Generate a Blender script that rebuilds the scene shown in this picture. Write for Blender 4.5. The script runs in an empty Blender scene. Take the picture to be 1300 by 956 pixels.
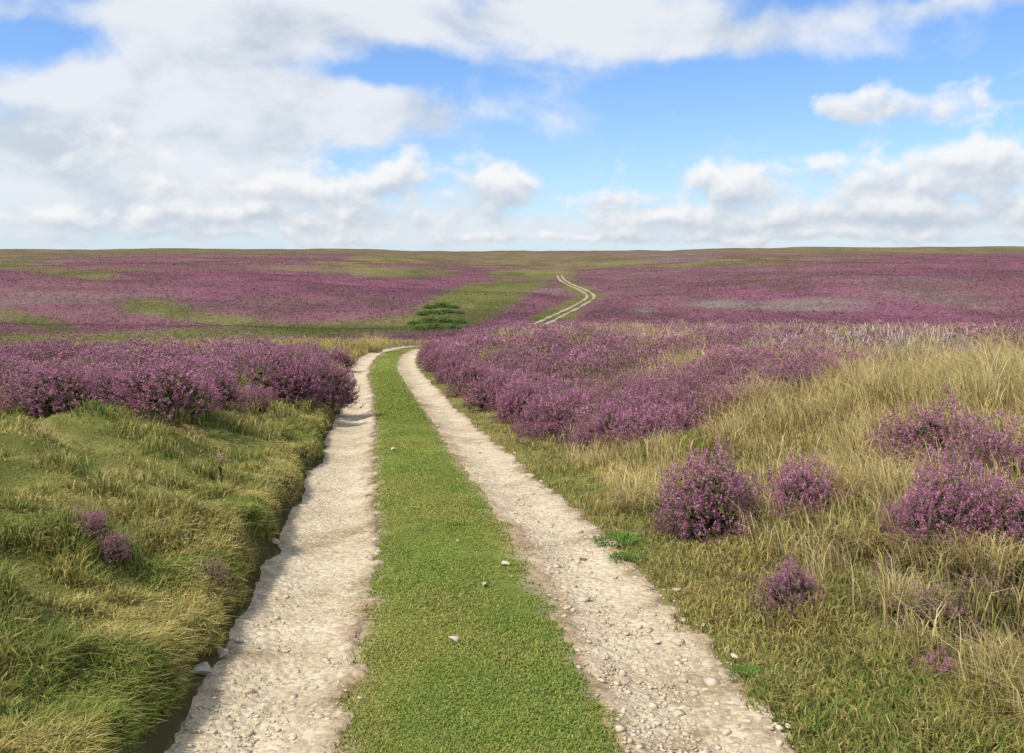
import bpy, math
import numpy as np
rng = np.random.default_rng(7)
C = bpy.context.scene.collection
scene = bpy.context.scene
F = 1126.0; CAMZ = 1.65; PITCH = math.radians(5.0)

# ------------------------------------------------------------------ helpers
def sm(a, b, x):
    t = np.clip((np.asarray(x, float) - a) / (b - a), 0, 1)
    return t * t * (3 - 2 * t)

def vnoise(x, y, seed=0):
    x = np.asarray(x, float); y = np.asarray(y, float)
    xi = np.floor(x).astype(np.int64); yi = np.floor(y).astype(np.int64)
    fx = x - xi; fy = y - yi
    fx = fx * fx * (3 - 2 * fx); fy = fy * fy * (3 - 2 * fy)
    def h(a, b):
        n = (a * 374761393 + b * 668265263 + seed * 982451653) & 0xffffffff
        n = ((n ^ (n >> 13)) * 1274126177) & 0xffffffff
        n = (n ^ (n >> 16)) & 0xffffff
        return n / float(0xffffff)
    a = h(xi, yi); b = h(xi + 1, yi); c = h(xi, yi + 1); d = h(xi + 1, yi + 1)
    return (a * (1 - fx) + b * fx) * (1 - fy) + (c * (1 - fx) + d * fx) * fy

def fbm(x, y, o=4, seed=0):
    s = 0; a = 0.5; t = 0
    for i in range(o):
        s = s + a * vnoise(np.asarray(x) * 2 ** i, np.asarray(y) * 2 ** i, seed + i * 17); t += a; a *= 0.5
    return s / t

def hermite(xs, ys):
    xs = np.array(xs, float); ys = np.array(ys, float)
    m = np.gradient(ys, xs)
    def f(q):
        q = np.clip(q, xs[0], xs[-1]); i = np.clip(np.searchsorted(xs, q) - 1, 0, len(xs) - 2)
        h = xs[i + 1] - xs[i]; t = (q - xs[i]) / h
        return ((2*t**3 - 3*t**2 + 1) * ys[i] + (t**3 - 2*t**2 + t) * h * m[i]
                + (-2*t**3 + 3*t**2) * ys[i + 1] + (t**3 - t**2) * h * m[i + 1])
    return f

ZT = hermite([-8, 0, 3.3, 5.3, 8.5, 13.6, 19, 28, 38, 45, 60, 80, 105, 150, 220, 300, 450, 700, 1100, 1500, 2200, 4000],
             [.4, .12, .0, -.12, -.40, -.82, -1.16, -1.64, -2.15, -2.6, -3.8, -5.0, -5.8, -6.1, -5.4, -3.7, .4, 7.6, 16.5, 21.5, 24, 5])
XC = hermite([-8, 0, 3.3, 5.34, 8.46, 13.6, 19, 28, 38, 45, 60, 80, 105, 128, 163, 195, 228, 265, 290, 340, 400, 4000],
             [.8, .15, -.155, -.40, -.88, -1.68, -2.58, -4.06, -4.95, -4.75, -2.2, .5, 2.8, 6.2, 12.3, 17.3, 18.2, 17, 16.7, 18, 20, 20])
def lin(xs, ys): return lambda q: np.interp(q, xs, ys)
HR = lin([0, 4, 9, 25, 40, 60, 95], [.28, .38, .64, .92, .72, .35, 0])
HL = lin([0, 5, 10, 17, 28, 40, 60], [.40, .38, .42, .42, .3, .12, 0])
def edge_wob(X, Y): return (fbm(X * .3 + 4, Y * 1.5, 4, 2) - .5) * .26

def ground_z(X, Y, bank=True):
    X = np.asarray(X, float); Y = np.asarray(Y, float)
    s = X - XC(Y)
    z = ZT(Y)
    near = 1 - sm(45, 70, Y)
    if bank:
        z = z + sm(1.3, 4.8, s) * HR(Y)
        step = .16 + .15 * sm(.3, .75, fbm(X * .25, Y * .8, 3, 4))
        z = z + (sm(1.03, 1.22, -s + edge_wob(X, Y)) * step * near * (1 - .5 * sm(14, 30, Y)) + sm(1.15, 2.9, -s) * HL(Y))
    z = z - sm(8, 32, -s) * .9 * sm(8, 20, Y) * (1 - sm(70, 120, Y))
    tr = np.exp(-((np.abs(s) - .765) / .27) ** 2) * near
    z = z - .05 * tr + .03 * np.exp(-(s / .4) ** 2) * near
    off = sm(1.15, 2.0, np.abs(s))
    lft = np.where(s < 0, 1.3, 1.)
    z = z + off * near * ((fbm(X * 1.1, Y * 1.1, 3, 3) - .5) * .32 + (fbm(X * 3.2, Y * 3.2, 2, 9) - .5) * .12) * lft
    far = sm(60, 140, Y) * sm(2, 14, np.abs(s))
    z = z + far * ((fbm(X / 70, Y / 90, 3, 21) - .5) * 4.2 + (fbm(X / 14, Y / 18, 2, 25) - .5) * .5)
    # the side valley the distant track climbs out of
    hw = 26 + Y * .13
    xv = 4 + .02 * Y
    z = z + sm(95, 190, Y) * (1 - sm(600, 1100, Y)) * (1 - np.exp(-((X - xv) / hw) ** 2)) * (3.8 + .004 * Y)
    # gully running in from the left
    z = z - 1.1 * np.exp(-((Y - 112 + .25 * X) / 9) ** 2) * sm(6, 20, -X)
    z = z + sm(500, 1100, Y) * (fbm(X / 300, Y / 400, 2, 41) - .5) * 6 + sm(400, 1200, Y) * X * .004
    return z

def ray(px, py):
    dx = (px - 650) / F; dy = (py - 433.5) / F
    c, s_ = math.cos(PITCH), math.sin(PITCH)
    return np.array([dx, c - s_ * dy, -s_ - c * dy])
def project(X, Y, Z):
    c, s_ = math.cos(PITCH), math.sin(PITCH)
    zc = Y * c - (Z - CAMZ) * s_
    dn = -Y * s_ - (Z - CAMZ) * c
    return 650 + F * X / zc, 433.5 + F * dn / zc
TS = np.geomspace(2, 900, 6000)
def hit(px, py):
    r = ray(px, py)
    P = np.array([0, 0, CAMZ])[None] + TS[:, None] * r[None]
    below = P[:, 2] < ground_z(P[:, 0], P[:, 1])
    i = int(np.argmax(below)) if below.any() else len(TS) - 1
    p = P[i].copy(); p[2] = float(ground_z(p[0], p[1]))
    return p, TS[i]

def mesh_obj(name, V, T, col, mat, parent=None, smooth=False, link=True):
    k = T.shape[1]
    me = bpy.data.meshes.new(name)
    me.vertices.add(len(V)); me.vertices.foreach_set('co', np.ascontiguousarray(V, np.float32).ravel())
    me.loops.add(T.size); me.loops.foreach_set('vertex_index', np.ascontiguousarray(T, np.int32).ravel())
    me.polygons.add(len(T)); me.polygons.foreach_set('loop_start', np.arange(0, T.size, k, dtype=np.int32))
    try: me.polygons.foreach_set('loop_total', np.full(len(T), k, np.int32))
    except Exception: pass
    me.update(calc_edges=True)
    if smooth: me.polygons.foreach_set('use_smooth', np.ones(len(T), bool))
    if col is not None:
        a = me.attributes.new('Col', 'FLOAT_COLOR', 'POINT')
        c4 = np.ones((len(V), 4), np.float32); c4[:, :3] = col
        a.data.foreach_set('color', c4.ravel())
    me.materials.append(mat)
    o = bpy.data.objects.new(name, me)
    if link: C.objects.link(o)
    if parent: o.parent = parent
    return o

def tag(o, label=None, cat=None, group=None, kind=None):
    if label: o['label'] = label
    if cat: o['category'] = cat
    if group: o['group'] = group
    if kind: o['kind'] = kind
    return o

# ------------------------------------------------------------------ materials
def veg_mat(name, transl=.3):
    m = bpy.data.materials.new(name); m.use_nodes = True; nt = m.node_tree; nt.nodes.clear()
    out = nt.nodes.new('ShaderNodeOutputMaterial'); at = nt.nodes.new('ShaderNodeAttribute'); at.attribute_name = 'Col'
    p = nt.nodes.new('ShaderNodeBsdfDiffuse')
    nt.links.new(at.outputs['Color'], p.inputs['Color'])
    if transl <= 0:
        nt.links.new(p.outputs[0], out.inputs[0]); return m
    tr = nt.nodes.new('ShaderNodeBsdfTranslucent'); mx = nt.nodes.new('ShaderNodeMixShader'); mx.inputs[0].default_value = transl
    nt.links.new(at.outputs['Color'], tr.inputs['Color'])
    nt.links.new(p.outputs[0], mx.inputs[1]); nt.links.new(tr.outputs[0], mx.inputs[2]); nt.links.new(mx.outputs[0], out.inputs[0])
    return m

def ground_mat():
    m = bpy.data.materials.new('moor_ground'); m.use_nodes = True; nt = m.node_tree
    p = nt.nodes['Principled BSDF']; p.inputs['Roughness'].default_value = .95; p.inputs['Specular IOR Level'].default_value = .0
    at = nt.nodes.new('ShaderNodeAttribute'); at.attribute_name = 'Col'
    geo = nt.nodes.new('ShaderNodeNewGeometry')
    def noise(scale, det):
        n = nt.nodes.new('ShaderNodeTexNoise'); n.inputs['Scale'].default_value = scale; n.inputs['Detail'].default_value = det
        n.inputs['Roughness'].default_value = .7
        nt.links.new(geo.outputs['Position'], n.inputs['Vector']); return n
    n1 = noise(1.3, 6); n2 = noise(.09, 5)
    r1 = nt.nodes.new('ShaderNodeMapRange'); r1.inputs[1].default_value = .3; r1.inputs[2].default_value = .7; r1.inputs[3].default_value = .65; r1.inputs[4].default_value = 1.35
    r2 = nt.nodes.new('ShaderNodeMapRange'); r2.inputs[1].default_value = .3; r2.inputs[2].default_value = .7; r2.inputs[3].default_value = .75; r2.inputs[4].default_value = 1.2
    nt.links.new(n1.outputs['Fac'], r1.inputs[0]); nt.links.new(n2.outputs['Fac'], r2.inputs[0])
    mu = nt.nodes.new('ShaderNodeMath'); mu.operation = 'MULTIPLY'
    nt.links.new(r1.outputs[0], mu.inputs[0]); nt.links.new(r2.outputs[0], mu.inputs[1])
    vm = nt.nodes.new('ShaderNodeVectorMath'); vm.operation = 'SCALE'
    nt.links.new(at.outputs['Color'], vm.inputs[0]); nt.links.new(mu.outputs[0], vm.inputs['Scale'])
    nt.links.new(vm.outputs[0], p.inputs['Base Color'])
    b = nt.nodes.new('ShaderNodeBump'); b.inputs['Strength'].default_value = .5; b.inputs['Distance'].default_value = .1
    nt.links.new(n1.outputs['Fac'], b.inputs['Height']); nt.links.new(b.outputs[0], p.inputs['Normal'])
    return m

def rut_mat():
    m = bpy.data.materials.new('limestone_track'); m.use_nodes = True; nt = m.node_tree
    p = nt.nodes['Principled BSDF']; p.inputs['Roughness'].default_value = .95; p.inputs['Specular IOR Level'].default_value = .05
    geo = nt.nodes.new('ShaderNodeNewGeometry')
    def noise(scale, det, rough=.65):
        n = nt.nodes.new('ShaderNodeTexNoise'); n.inputs['Scale'].default_value = scale; n.inputs['Detail'].default_value = det
        n.inputs['Roughness'].default_value = rough
        nt.links.new(geo.outputs['Position'], n.inputs['Vector']); return n
    a = noise(2.2, 8); f = noise(45, 5)
    vo = nt.nodes.new('ShaderNodeTexVoronoi'); vo.inputs['Scale'].default_value = 34; nt.links.new(geo.outputs['Position'], vo.inputs['Vector'])
    ramp = nt.nodes.new('ShaderNodeValToRGB'); e = ramp.color_ramp.elements
    e[0].position = .3; e[0].color = (.35, .26, .155, 1); e[1].position = .62; e[1].color = (.65, .545, .385, 1)
    x = e.new(.45); x.color = (.54, .44, .30, 1)
    nt.links.new(a.outputs['Fac'], ramp.inputs[0])
    r = nt.nodes.new('ShaderNodeMapRange'); r.inputs[1].default_value = .3; r.inputs[2].default_value = .7; r.inputs[3].default_value = .70; r.inputs[4].default_value = 1.16
    nt.links.new(f.outputs['Fac'], r.inputs[0])
    # embedded stones: one tone per cell
    sx = nt.nodes.new('ShaderNodeSeparateColor'); nt.links.new(vo.outputs['Color'], sx.inputs[0])
    rc = nt.nodes.new('ShaderNodeMapRange'); rc.inputs[3].default_value = .82; rc.inputs[4].default_value = 1.14; nt.links.new(sx.outputs[0], rc.inputs[0])
    mm = nt.nodes.new('ShaderNodeMath'); mm.operation = 'MULTIPLY'; nt.links.new(r.outputs[0], mm.inputs[0]); nt.links.new(rc.outputs[0], mm.inputs[1])
    vm = nt.nodes.new('ShaderNodeVectorMath'); vm.operation = 'SCALE'
    nt.links.new(ramp.outputs[0], vm.inputs[0]); nt.links.new(mm.outputs[0], vm.inputs['Scale'])
    at = nt.nodes.new('ShaderNodeAttribute'); at.attribute_name = 'Col'
    v2 = nt.nodes.new('ShaderNodeVectorMath'); v2.operation = 'MULTIPLY'
    nt.links.new(vm.outputs[0], v2.inputs[0]); nt.links.new(at.outputs['Color'], v2.inputs[1])
    nt.links.new(v2.outputs[0], p.inputs['Base Color'])
    sb_ = nt.nodes.new('ShaderNodeMath'); sb_.operation = 'MULTIPLY_ADD'; sb_.inputs[1].default_value = -.7
    nt.links.new(vo.outputs['Distance'], sb_.inputs[0]); nt.links.new(f.outputs['Fac'], sb_.inputs[2])
    b = nt.nodes.new('ShaderNodeBump'); b.inputs['Strength'].default_value = .75; b.inputs['Distance'].default_value = .022
    nt.links.new(sb_.outputs[0], b.inputs['Height']); nt.links.new(b.outputs[0], p.inputs['Normal'])
    return m

def stone_mat(name, c1, c2):
    m = bpy.data.materials.new(name); m.use_nodes = True; nt = m.node_tree
    p = nt.nodes['Principled BSDF']; p.inputs['Roughness'].default_value = .9; p.inputs['Specular IOR Level'].default_value = .15
    geo = nt.nodes.new('ShaderNodeNewGeometry'); n = nt.nodes.new('ShaderNodeTexNoise'); n.inputs['Scale'].default_value = 18; n.inputs['Detail'].default_value = 6
    nt.links.new(geo.outputs['Position'], n.inputs['Vector'])
    r = nt.nodes.new('ShaderNodeValToRGB'); r.color_ramp.elements[0].position = .3; r.color_ramp.elements[0].color = (*c1, 1)
    r.color_ramp.elements[1].position = .7; r.color_ramp.elements[1].color = (*c2, 1)
    nt.links.new(n.outputs['Fac'], r.inputs[0]); nt.links.new(r.outputs[0], p.inputs['Base Color'])
    b = nt.nodes.new('ShaderNodeBump'); b.inputs['Strength'].default_value = .5; b.inputs['Distance'].default_value = .01
    nt.links.new(n.outputs['Fac'], b.inputs['Height']); nt.links.new(b.outputs[0], p.inputs['Normal'])
    return m

M_ground = ground_mat(); M_rut = rut_mat()
M_grass = veg_mat('grass_blades', .35); M_gold = veg_mat('dry_grass_blades', .35)
M_flow = veg_mat('heather_flowers', .25); M_fol = veg_mat('heather_foliage', 0); M_far = veg_mat('moor_heather_cover', .5)
M_dead = veg_mat('bleached_twigs', 0); M_fern = veg_mat('bracken_fronds', .4)
M_stone = stone_mat('pale_limestone', (.42, .35, .25), (.65, .56, .43))
M_stone2 = stone_mat('brown_sandstone', (.16, .12, .08), (.30, .24, .17))
M_stone3 = stone_mat('grey_stone', (.26, .23, .19), (.45, .41, .35))
M_peb = stone_mat('limestone_gravel', (.39, .315, .215), (.65, .545, .40))

# ------------------------------------------------------------------ zones
def yline(X): return 9.8 + np.maximum(0, X - 1.5) * .84
SL = lin([8.6, 9.2, 10, 13, 17, 24, 32], [-5.5, -3.7, -2.9, -2.35, -1.75, -1.8, -2.2])
def heather_right(X, Y, s):
    e = (fbm(X * .9, Y * .9, 3, 55) - .5) * 1.2
    e2 = (fbm(X * .45, Y * .45, 3, 57) - .5)
    return (s > 1.75 + e * .35) & (Y > yline(X) + e * 3.8 + e2 * 8.0 * sm(1.2, 3.2, X)) & (Y < 52)
def heather_left(X, Y, s):
    e = (fbm(X * .8, Y * .8, 3, 56) - .5)
    return (s < SL(Y) + e * 1.2) & (Y > 9.6 + e * 5.0) & (Y < 30) & (s > -20)
def heather_gap(X, Y, s):
    return fbm(X * .5, Y * .5, 3, 91) > np.where(X > 2, .44, np.where(s < 0, .41, .385))
PEAT = [(hit(1282, 745)[0], .36), (hit(1235, 700)[0], .25), (hit(1205, 805)[0], .2), (hit(1295, 655)[0], .25), (hit(1300, 820)[0], .3)]
def peat_mask(X, Y):
    m = np.zeros_like(X, dtype=float)
    wob = 1 + (fbm(X * 4, Y * 4, 3, 66) - .5) * 2.0
    for p, r in PEAT:
        m = np.maximum(m, 1 - sm(.5, 1.3, np.hypot(X - p[0], (Y - p[1]) * .7) / r * wob))
    return m

def far_cover(X, Y, px, py):
    n1 = fbm(X / 38, Y / 60, 5, 71); n2 = fbm(X / 9, Y / 16, 4, 72); n3 = fbm(X / 120, Y / 200, 4, 73)
    g = np.zeros_like(n1)
    wob = (n1 - .5) * 70
    def band(pts, w, k):
        a = np.array(pts, float); d = np.full(px.shape, 1e9)
        for i in range(len(a) - 1):
            ax, ay = a[i]; bx, by = a[i + 1]
            vx, vy = (bx - ax), (by - ay) ; sc = 4.0
            L = vx * vx + vy * vy * sc * sc
            t = np.clip(((px - ax) * vx + (py - ay) * vy * sc * sc) / L, 0, 1)
            d = np.minimum(d, np.hypot(px - ax - t * vx, (py - ay - t * vy) * sc))
        return k * (1 - sm(w * .4, w * 1.5, d + wob))
    g = np.maximum(g, band([(0, 430), (90, 434), (200, 428), (330, 422), (520, 411)], 44, 1))
    g = np.maximum(g, band([(580, 408), (620, 382), (665, 360), (690, 347)], 32, 1))
    g = np.maximum(g, band([(180, 388), (230, 400), (330, 414)], 40, .95))
    g = np.maximum(g, band([(0, 398), (70, 416)], 40, .9))
    g = np.maximum(g, band([(690, 408), (750, 375), (715, 352)], 18, .9))
    g = np.maximum(g, band([(540, 400), (600, 372), (650, 352)], 28, .9))
    g = np.maximum(g, band([(10, 338), (120, 348)], 28, .9))
    g = np.maximum(g, band([(420, 340), (560, 344)], 22, .8))
    g = np.maximum(g, sm(.595, .71, n3 * .6 + n1 * .5 - .02) * .8)
    g = np.maximum(g, (1 - sm(318, 323, py + (n2 - .5) * 4 + (n1 - .5) * 5)) * .85)
    g = np.maximum(g, band([(480, 328), (640, 327), (790, 332)], 28, .9))
    g = np.clip(g + (n2 - .5) * .6 * (g > .1), 0, 1)
    gy = np.maximum(band([(820, 392), (930, 386), (1080, 388)], 18, .8), band([(770, 328), (900, 326)], 18, .7))
    gy = np.maximum(gy, band([(380, 340), (450, 344)], 16, .7))
    return g, n1, n2, n3, gy

HEA = np.array([.195, .085, .115]); HEA2 = np.array([.15, .076, .09]); GRN = np.array([.135, .14, .045]); STR = np.array([.24, .195, .09]); DGR = np.array([.075, .085, .03]); GREY = np.array([.23, .20, .17]); BRN = np.array([.15, .11, .078])
def mixc(a, b, t): return a + (b - a) * np.asarray(t)[..., None]
def far_color(X, Y, Z):
    px, py = project(X, Y, Z)
    g, n1, n2, n3, gy = far_cover(X, Y, px, py)
    hea = mixc(np.broadcast_to(HEA, X.shape + (3,)), HEA2, sm(.44, .66, n2))
    hea = mixc(hea, GREY, sm(.60, .74, fbm(X / 50, Y / 30, 4, 88)) * .35)
    hea = mixc(hea, GREY, gy * sm(.3, .6, n2))
    hea = mixc(hea, BRN, sm(280, 580, Y) * np.where(px < 760, .6, .35) + .25 * sm(.4, .6, n1))
    gr = mixc(np.broadcast_to(GRN, X.shape + (3,)), STR, sm(.42, .67, n3) * .6)
    gr = mixc(gr, BRN, sm(.45, .7, n1) * .4)
    gr = mixc(gr, DGR, sm(.46, .64, fbm(X / 14, Y / 22, 4, 90)) * .65)
    gr = mixc(gr, BRN, sm(300, 650, Y) * .5)
    return mixc(hea, gr, g), g

# ------------------------------------------------------------------ terrain
d = np.geomspace(.8, 3600, 560)
az = np.concatenate([np.linspace(-1.45, -.78, 40)[:-1], np.linspace(-.78, .78, 680), np.linspace(.78, 1.45, 40)[1:]])
D, A = np.meshgrid(d, az, indexing='ij')
X = D * np.sin(A); Y = D * np.cos(A)
Z = ground_z(X, Y)
S = X - XC(Y)
fc, _g = far_color(X, Y, Z)
near = np.broadcast_to(np.array([.14, .145, .042]), X.shape + (3,)).copy()
nz = fbm(X * 1.5, Y * 1.5, 4, 5)
near = mixc(near, np.array([.24, .19, .08]), sm(.45, .65, nz) * .7)
near = mixc(near, np.array([.12, .09, .05]), sm(2, 2.6, S) * (1 - sm(6, 8, Y)) * .8)
near[np.abs(S) < .5] = (.18, .21, .05)
edge = sm(.34, .44, np.abs(S) + (fbm(X * 7, Y * 7, 3, 8) - .5) * .16) * (1 - sm(.9, 1.1, np.abs(S)))
near = mixc(near, np.array([.34, .27, .18]), edge * .9)
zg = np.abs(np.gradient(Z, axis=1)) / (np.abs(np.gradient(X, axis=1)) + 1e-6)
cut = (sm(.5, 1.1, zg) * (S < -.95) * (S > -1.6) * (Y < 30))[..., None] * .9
near = near * (1 - cut) + np.array([.06, .052, .024]) * cut  # dark bare soil, with the bank edge's shadow tone painted into it
gold = (sm(6.3, 7.8, Y) * (S > 1.6) * (Y < yline(X) + 2))
near = mixc(near, np.array([.28, .21, .09]), gold)
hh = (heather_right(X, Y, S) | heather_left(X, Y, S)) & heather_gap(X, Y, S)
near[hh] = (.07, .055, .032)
near = mixc(near, np.array([.035, .024, .017]), peat_mask(X, Y))
t = sm(34, 56, Y)
strw = ((Y > 26) & (Y < 62) & (S < -1.1) & (S > -9))
near[strw] = (.26, .21, .085)
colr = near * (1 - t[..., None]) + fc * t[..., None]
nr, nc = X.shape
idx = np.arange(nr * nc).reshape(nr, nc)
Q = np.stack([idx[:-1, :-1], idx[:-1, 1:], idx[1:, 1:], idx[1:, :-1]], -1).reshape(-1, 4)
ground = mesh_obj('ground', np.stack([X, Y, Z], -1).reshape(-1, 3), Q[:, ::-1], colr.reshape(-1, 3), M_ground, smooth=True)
tag(ground, 'rolling heather moorland with grassy banks reaching to the horizon', 'moorland', kind='structure')

# wheel ruts
for side in (-1, 1):
    yy = np.concatenate([np.geomspace(1.4, 62, 1300), np.geomspace(62, 335, 260)[1:]])
    tt = np.linspace(-1.6 if side < 0 else -1.4, 1.4, 35)
    YY, TT = np.meshgrid(yy, tt, indexing='ij')
    hw = .305 + .08 * sm(60, 110, YY) + (.02 if side < 0 else 0) * (YY < 60)
    off = .765 * side + (.0 if side < 0 else .02)
    XX = XC(YY) + off + TT * hw
    lift = .014 + .0006 * YY * (YY < 60) + (.02 + .0005 * YY) * sm(62, 90, YY)
    ed = 1 + (fbm(XX * 7.5 + side * 9, YY * 7.5, 4, 12) - .5) * .6 + (fbm(XX * .6, YY * .6, 2, 13 + side) - .5) * .3
    ed = ed - sm(60, 90, YY) * sm(.45, .65, fbm(XX * 0 + side, YY * .22, 3, 18)) * .55
    if side < 0: ed = np.where((TT < 0) & (YY < 26), 1.62, ed)
    drop = sm(-.05, .14, np.abs(TT) - ed)
    ZZ = ground_z(XX, YY, False) + lift - drop * (.05 + .003 * YY) + ((fbm(XX * 24, YY * 24, 2, 14) - .5) * .012 + (fbm(XX * 5, YY * 5, 2, 16) - .5) * .012) * (YY < 40)
    edc = np.minimum(ed, 1.15)
    er = sm(.6, 1.1, np.abs(TT) / edc + (fbm(XX * 6, YY * 6, 3, 15) - .5) * .8)
    cl = 1 - er[..., None] * np.array([.36, .43, .49]) * np.where(YY < 60, 1, .6)[..., None]
    cl = cl * (1 - .3 * sm(60, 100, YY) * (.6 + .8 * fbm(XX * 0, YY * .12, 3, 19)))[..., None]
    n0, n1_ = YY.shape; ix = np.arange(n0 * n1_).reshape(n0, n1_)
    q = np.stack([ix[:-1, :-1], ix[:-1, 1:], ix[1:, 1:], ix[1:, :-1]], -1).reshape(-1, 4)
    o = mesh_obj('path', np.stack([XX, YY, ZZ], -1).reshape(-1, 3), q, cl.reshape(-1, 3), M_rut, smooth=True)
    tag(o, 'left pale stony wheel rut of the moorland track' if side < 0 else 'right pale stony wheel rut of the moorland track', 'track', kind='structure')

# ------------------------------------------------------------------ blades
def blades(P, h, w, a, lean, c0, c1, face=None):
    n = len(P); dirv = np.stack([np.cos(a), np.sin(a), np.zeros(n)], -1)
    fa = a + math.pi / 2 if face is None else face
    wv = np.stack([np.cos(fa), np.sin(fa), np.zeros(n)], -1) * (w / 2)[:, None]
    up = np.array([0, 0, 1.])
    mid = P + up * (h * .58)[:, None] + dirv * (h * lean * .22)[:, None]
    tip = P + up * (h * (1 - .38 * lean))[:, None] + dirv * (h * lean * .85)[:, None]
    V = np.stack([P - wv, P + wv, mid - wv * .8, mid + wv * .8, tip], 1).reshape(-1, 3)
    b = (np.arange(n) * 5)[:, None]
    T = np.stack([b + [0, 1, 3], b + [0, 3, 2], b + [2, 3, 4]], 1).reshape(-1, 3)
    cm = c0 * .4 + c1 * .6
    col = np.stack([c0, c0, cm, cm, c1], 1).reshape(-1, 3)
    return V, T, col

def pal(n, cols, weights):
    cols = np.array(cols); i = rng.choice(len(cols), n, p=np.array(weights) / np.sum(weights))
    j = rng.choice(len(cols), n, p=np.array(weights) / np.sum(weights))
    t = rng.random(n)[:, None] * .4
    return (cols[i] * (1 - t) + cols[j] * t) * (0.75 + .5 * rng.random(n))[:, None]

G_olive = (.33, .345, .088); G_green = (.225, .315, .068); G_dark = (.115, .16, .038); G_straw = (.68, .53, .22); G_pale = (.84, .69, .37); G_brown = (.30, .20, .10); G_yel = (.48, .415, .13)

# centre strip
n = 185000
inv = rng.uniform(1 / 26., 1 / 2.3, n); Yc = 1 / inv
s = rng.uniform(-.60, .60, n)
lim = .47 + (fbm(s * 2 + 5, Yc * 4.2, 3, 31) - .5) * .2 + rng.normal(0, .025, n)
dens = 1 - .8 * sm(.48, .70, fbm((XC(Yc) + s) * 5, Yc * 5, 3, 33)) * sm(.05, .4, np.abs(s))
dens = dens * (1 - .6 * sm(.40, .5, np.abs(s)))
k = (np.abs(s) < lim) & (rng.random(n) < dens); s, Yc = s[k], Yc[k]; n = len(s)
Xc = XC(Yc) + s; hm = .5 + .9 * fbm(Xc * 3, Yc * 3, 3, 34)
h = rng.uniform(.009, .020, n) * hm * (1 + .02 * Yc) + .014 * sm(.42, .5, np.abs(s)); w = rng.uniform(.0028, .005, n) * (1 + Yc * .16)
patch = sm(.45, .7, fbm(Xc * 1.6, Yc * 1.6, 4, 35))[:, None]
c1 = pal(n, [G_green, G_olive, (.23, .345, .068), G_yel, G_straw], [4, 3, 4, .8, .4]) * (1 - patch) + pal(n, [G_olive, G_yel, G_straw, G_green], [3, 3, .8, 3]) * patch
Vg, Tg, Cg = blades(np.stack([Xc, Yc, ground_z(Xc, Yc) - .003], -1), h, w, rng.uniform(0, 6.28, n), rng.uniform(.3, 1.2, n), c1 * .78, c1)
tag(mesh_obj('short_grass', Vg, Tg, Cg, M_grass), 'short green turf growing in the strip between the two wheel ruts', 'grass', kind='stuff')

# bank, verge and golden grass
n = 560000; n_edge = 70000
m = rng.random(n)
dd = np.where(m < .55, 1 / rng.uniform(1 / 26., 1 / 2.2, n), np.exp(rng.uniform(math.log(3), math.log(62), n)))
aa = rng.uniform(-.68, .68, n)
Xb = dd * np.sin(aa); Yb = dd * np.cos(aa)
ye = 1 / rng.uniform(1 / 24., 1 / 2.2, n_edge); se = -rng.uniform(.92, 1.5, n_edge)
Xb = np.concatenate([Xb, XC(ye) + se]); Yb = np.concatenate([Yb, ye]); dd = np.concatenate([dd, ye]); n += n_edge
sb = Xb - XC(Yb)
nl = fbm(Xb * 1.7, Yb * 1.7, 4, 61); nh = fbm(Xb * 3.1, Yb * 3.1, 3, 62); nw = (fbm(Xb * 3, Yb * 3, 3, 63) - .5)
ewb = edge_wob(Xb, Yb)
left = (-sb + ewb + (fbm(Xb * 6, Yb * 6, 3, 64) - .5) * .12 > 1.10) | ((-sb > 1.02) & (Yb > 22))
right = sb > 1.06 + nw * .3
strip = (np.abs(sb) < .42) & (Yb > 14)
hgap = heather_gap(Xb, Yb, sb)
HRm = heather_right(Xb, Yb, sb) & hgap; HLm = heather_left(Xb, Yb, sb) & hgap
goldf = sm(5.7, 7.6, Yb + (nl - .5) * 5 + (sb - 3) * .16) * sm(1.55, 2.3, sb + nw * 1.5) * sm(.26, .48, nl + nw * .4)
peatb = peat_mask(Xb, Yb)
rough = (sb > 1.8) & (Yb < 8)
keep = (left | right | strip) & ~(HRm & (rng.random(n) > .18)) & ~(HLm & (rng.random(n) > .30)) & ~(rng.random(n) < peatb * .9)
keep &= ~((sb > 1.0) & (sb < 1.5) & (rng.random(n) < .35 + nw))
keep &= ~(rough & (rng.random(n) < .7 * sm(.50, .64, fbm(Xb * 4.2, Yb * 4.2, 3, 68))))
keep &= ~((Yb > 50) & (sb > 0))
def sel(*a): return [q[keep] for q in a]
Xb, Yb, sb, nl, nh, dd, goldf, left, right, strip, ewb, nw, rough = sel(Xb, Yb, sb, nl, nh, dd, goldf, left, right, strip, ewb, nw, rough); n = len(Xb)
tus = .28 + 1.4 * sm(.42, .75, nh)
h = rng.uniform(.035, .09, n) * tus * 1.2
h = np.where(left & (Yb > 7.5), h * np.interp(Yb, [7.5, 11], [1, 1.9]), h)
droop = left & (-sb + ewb < 1.42) & (Yb < 24)
h = np.where(droop, rng.uniform(.03, .085, n) * (.4 + 1.1 * nh), h)
h = np.where(right, np.interp(sb, [1.05, 1.6, 2.2], [.35, .6, 1.3]) * rng.uniform(.05, .17, n) * (.35 + 1.3 * nh), h)
g2 = (goldf > rng.random(n)) & right
h = np.where(g2, rng.uniform(.16, .44, n) * (.30 + 1.2 * nl) * np.interp(sb, [1.6, 3, 6.0, 8], [.75, .95, 1.7, 1.8]), h)
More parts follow.
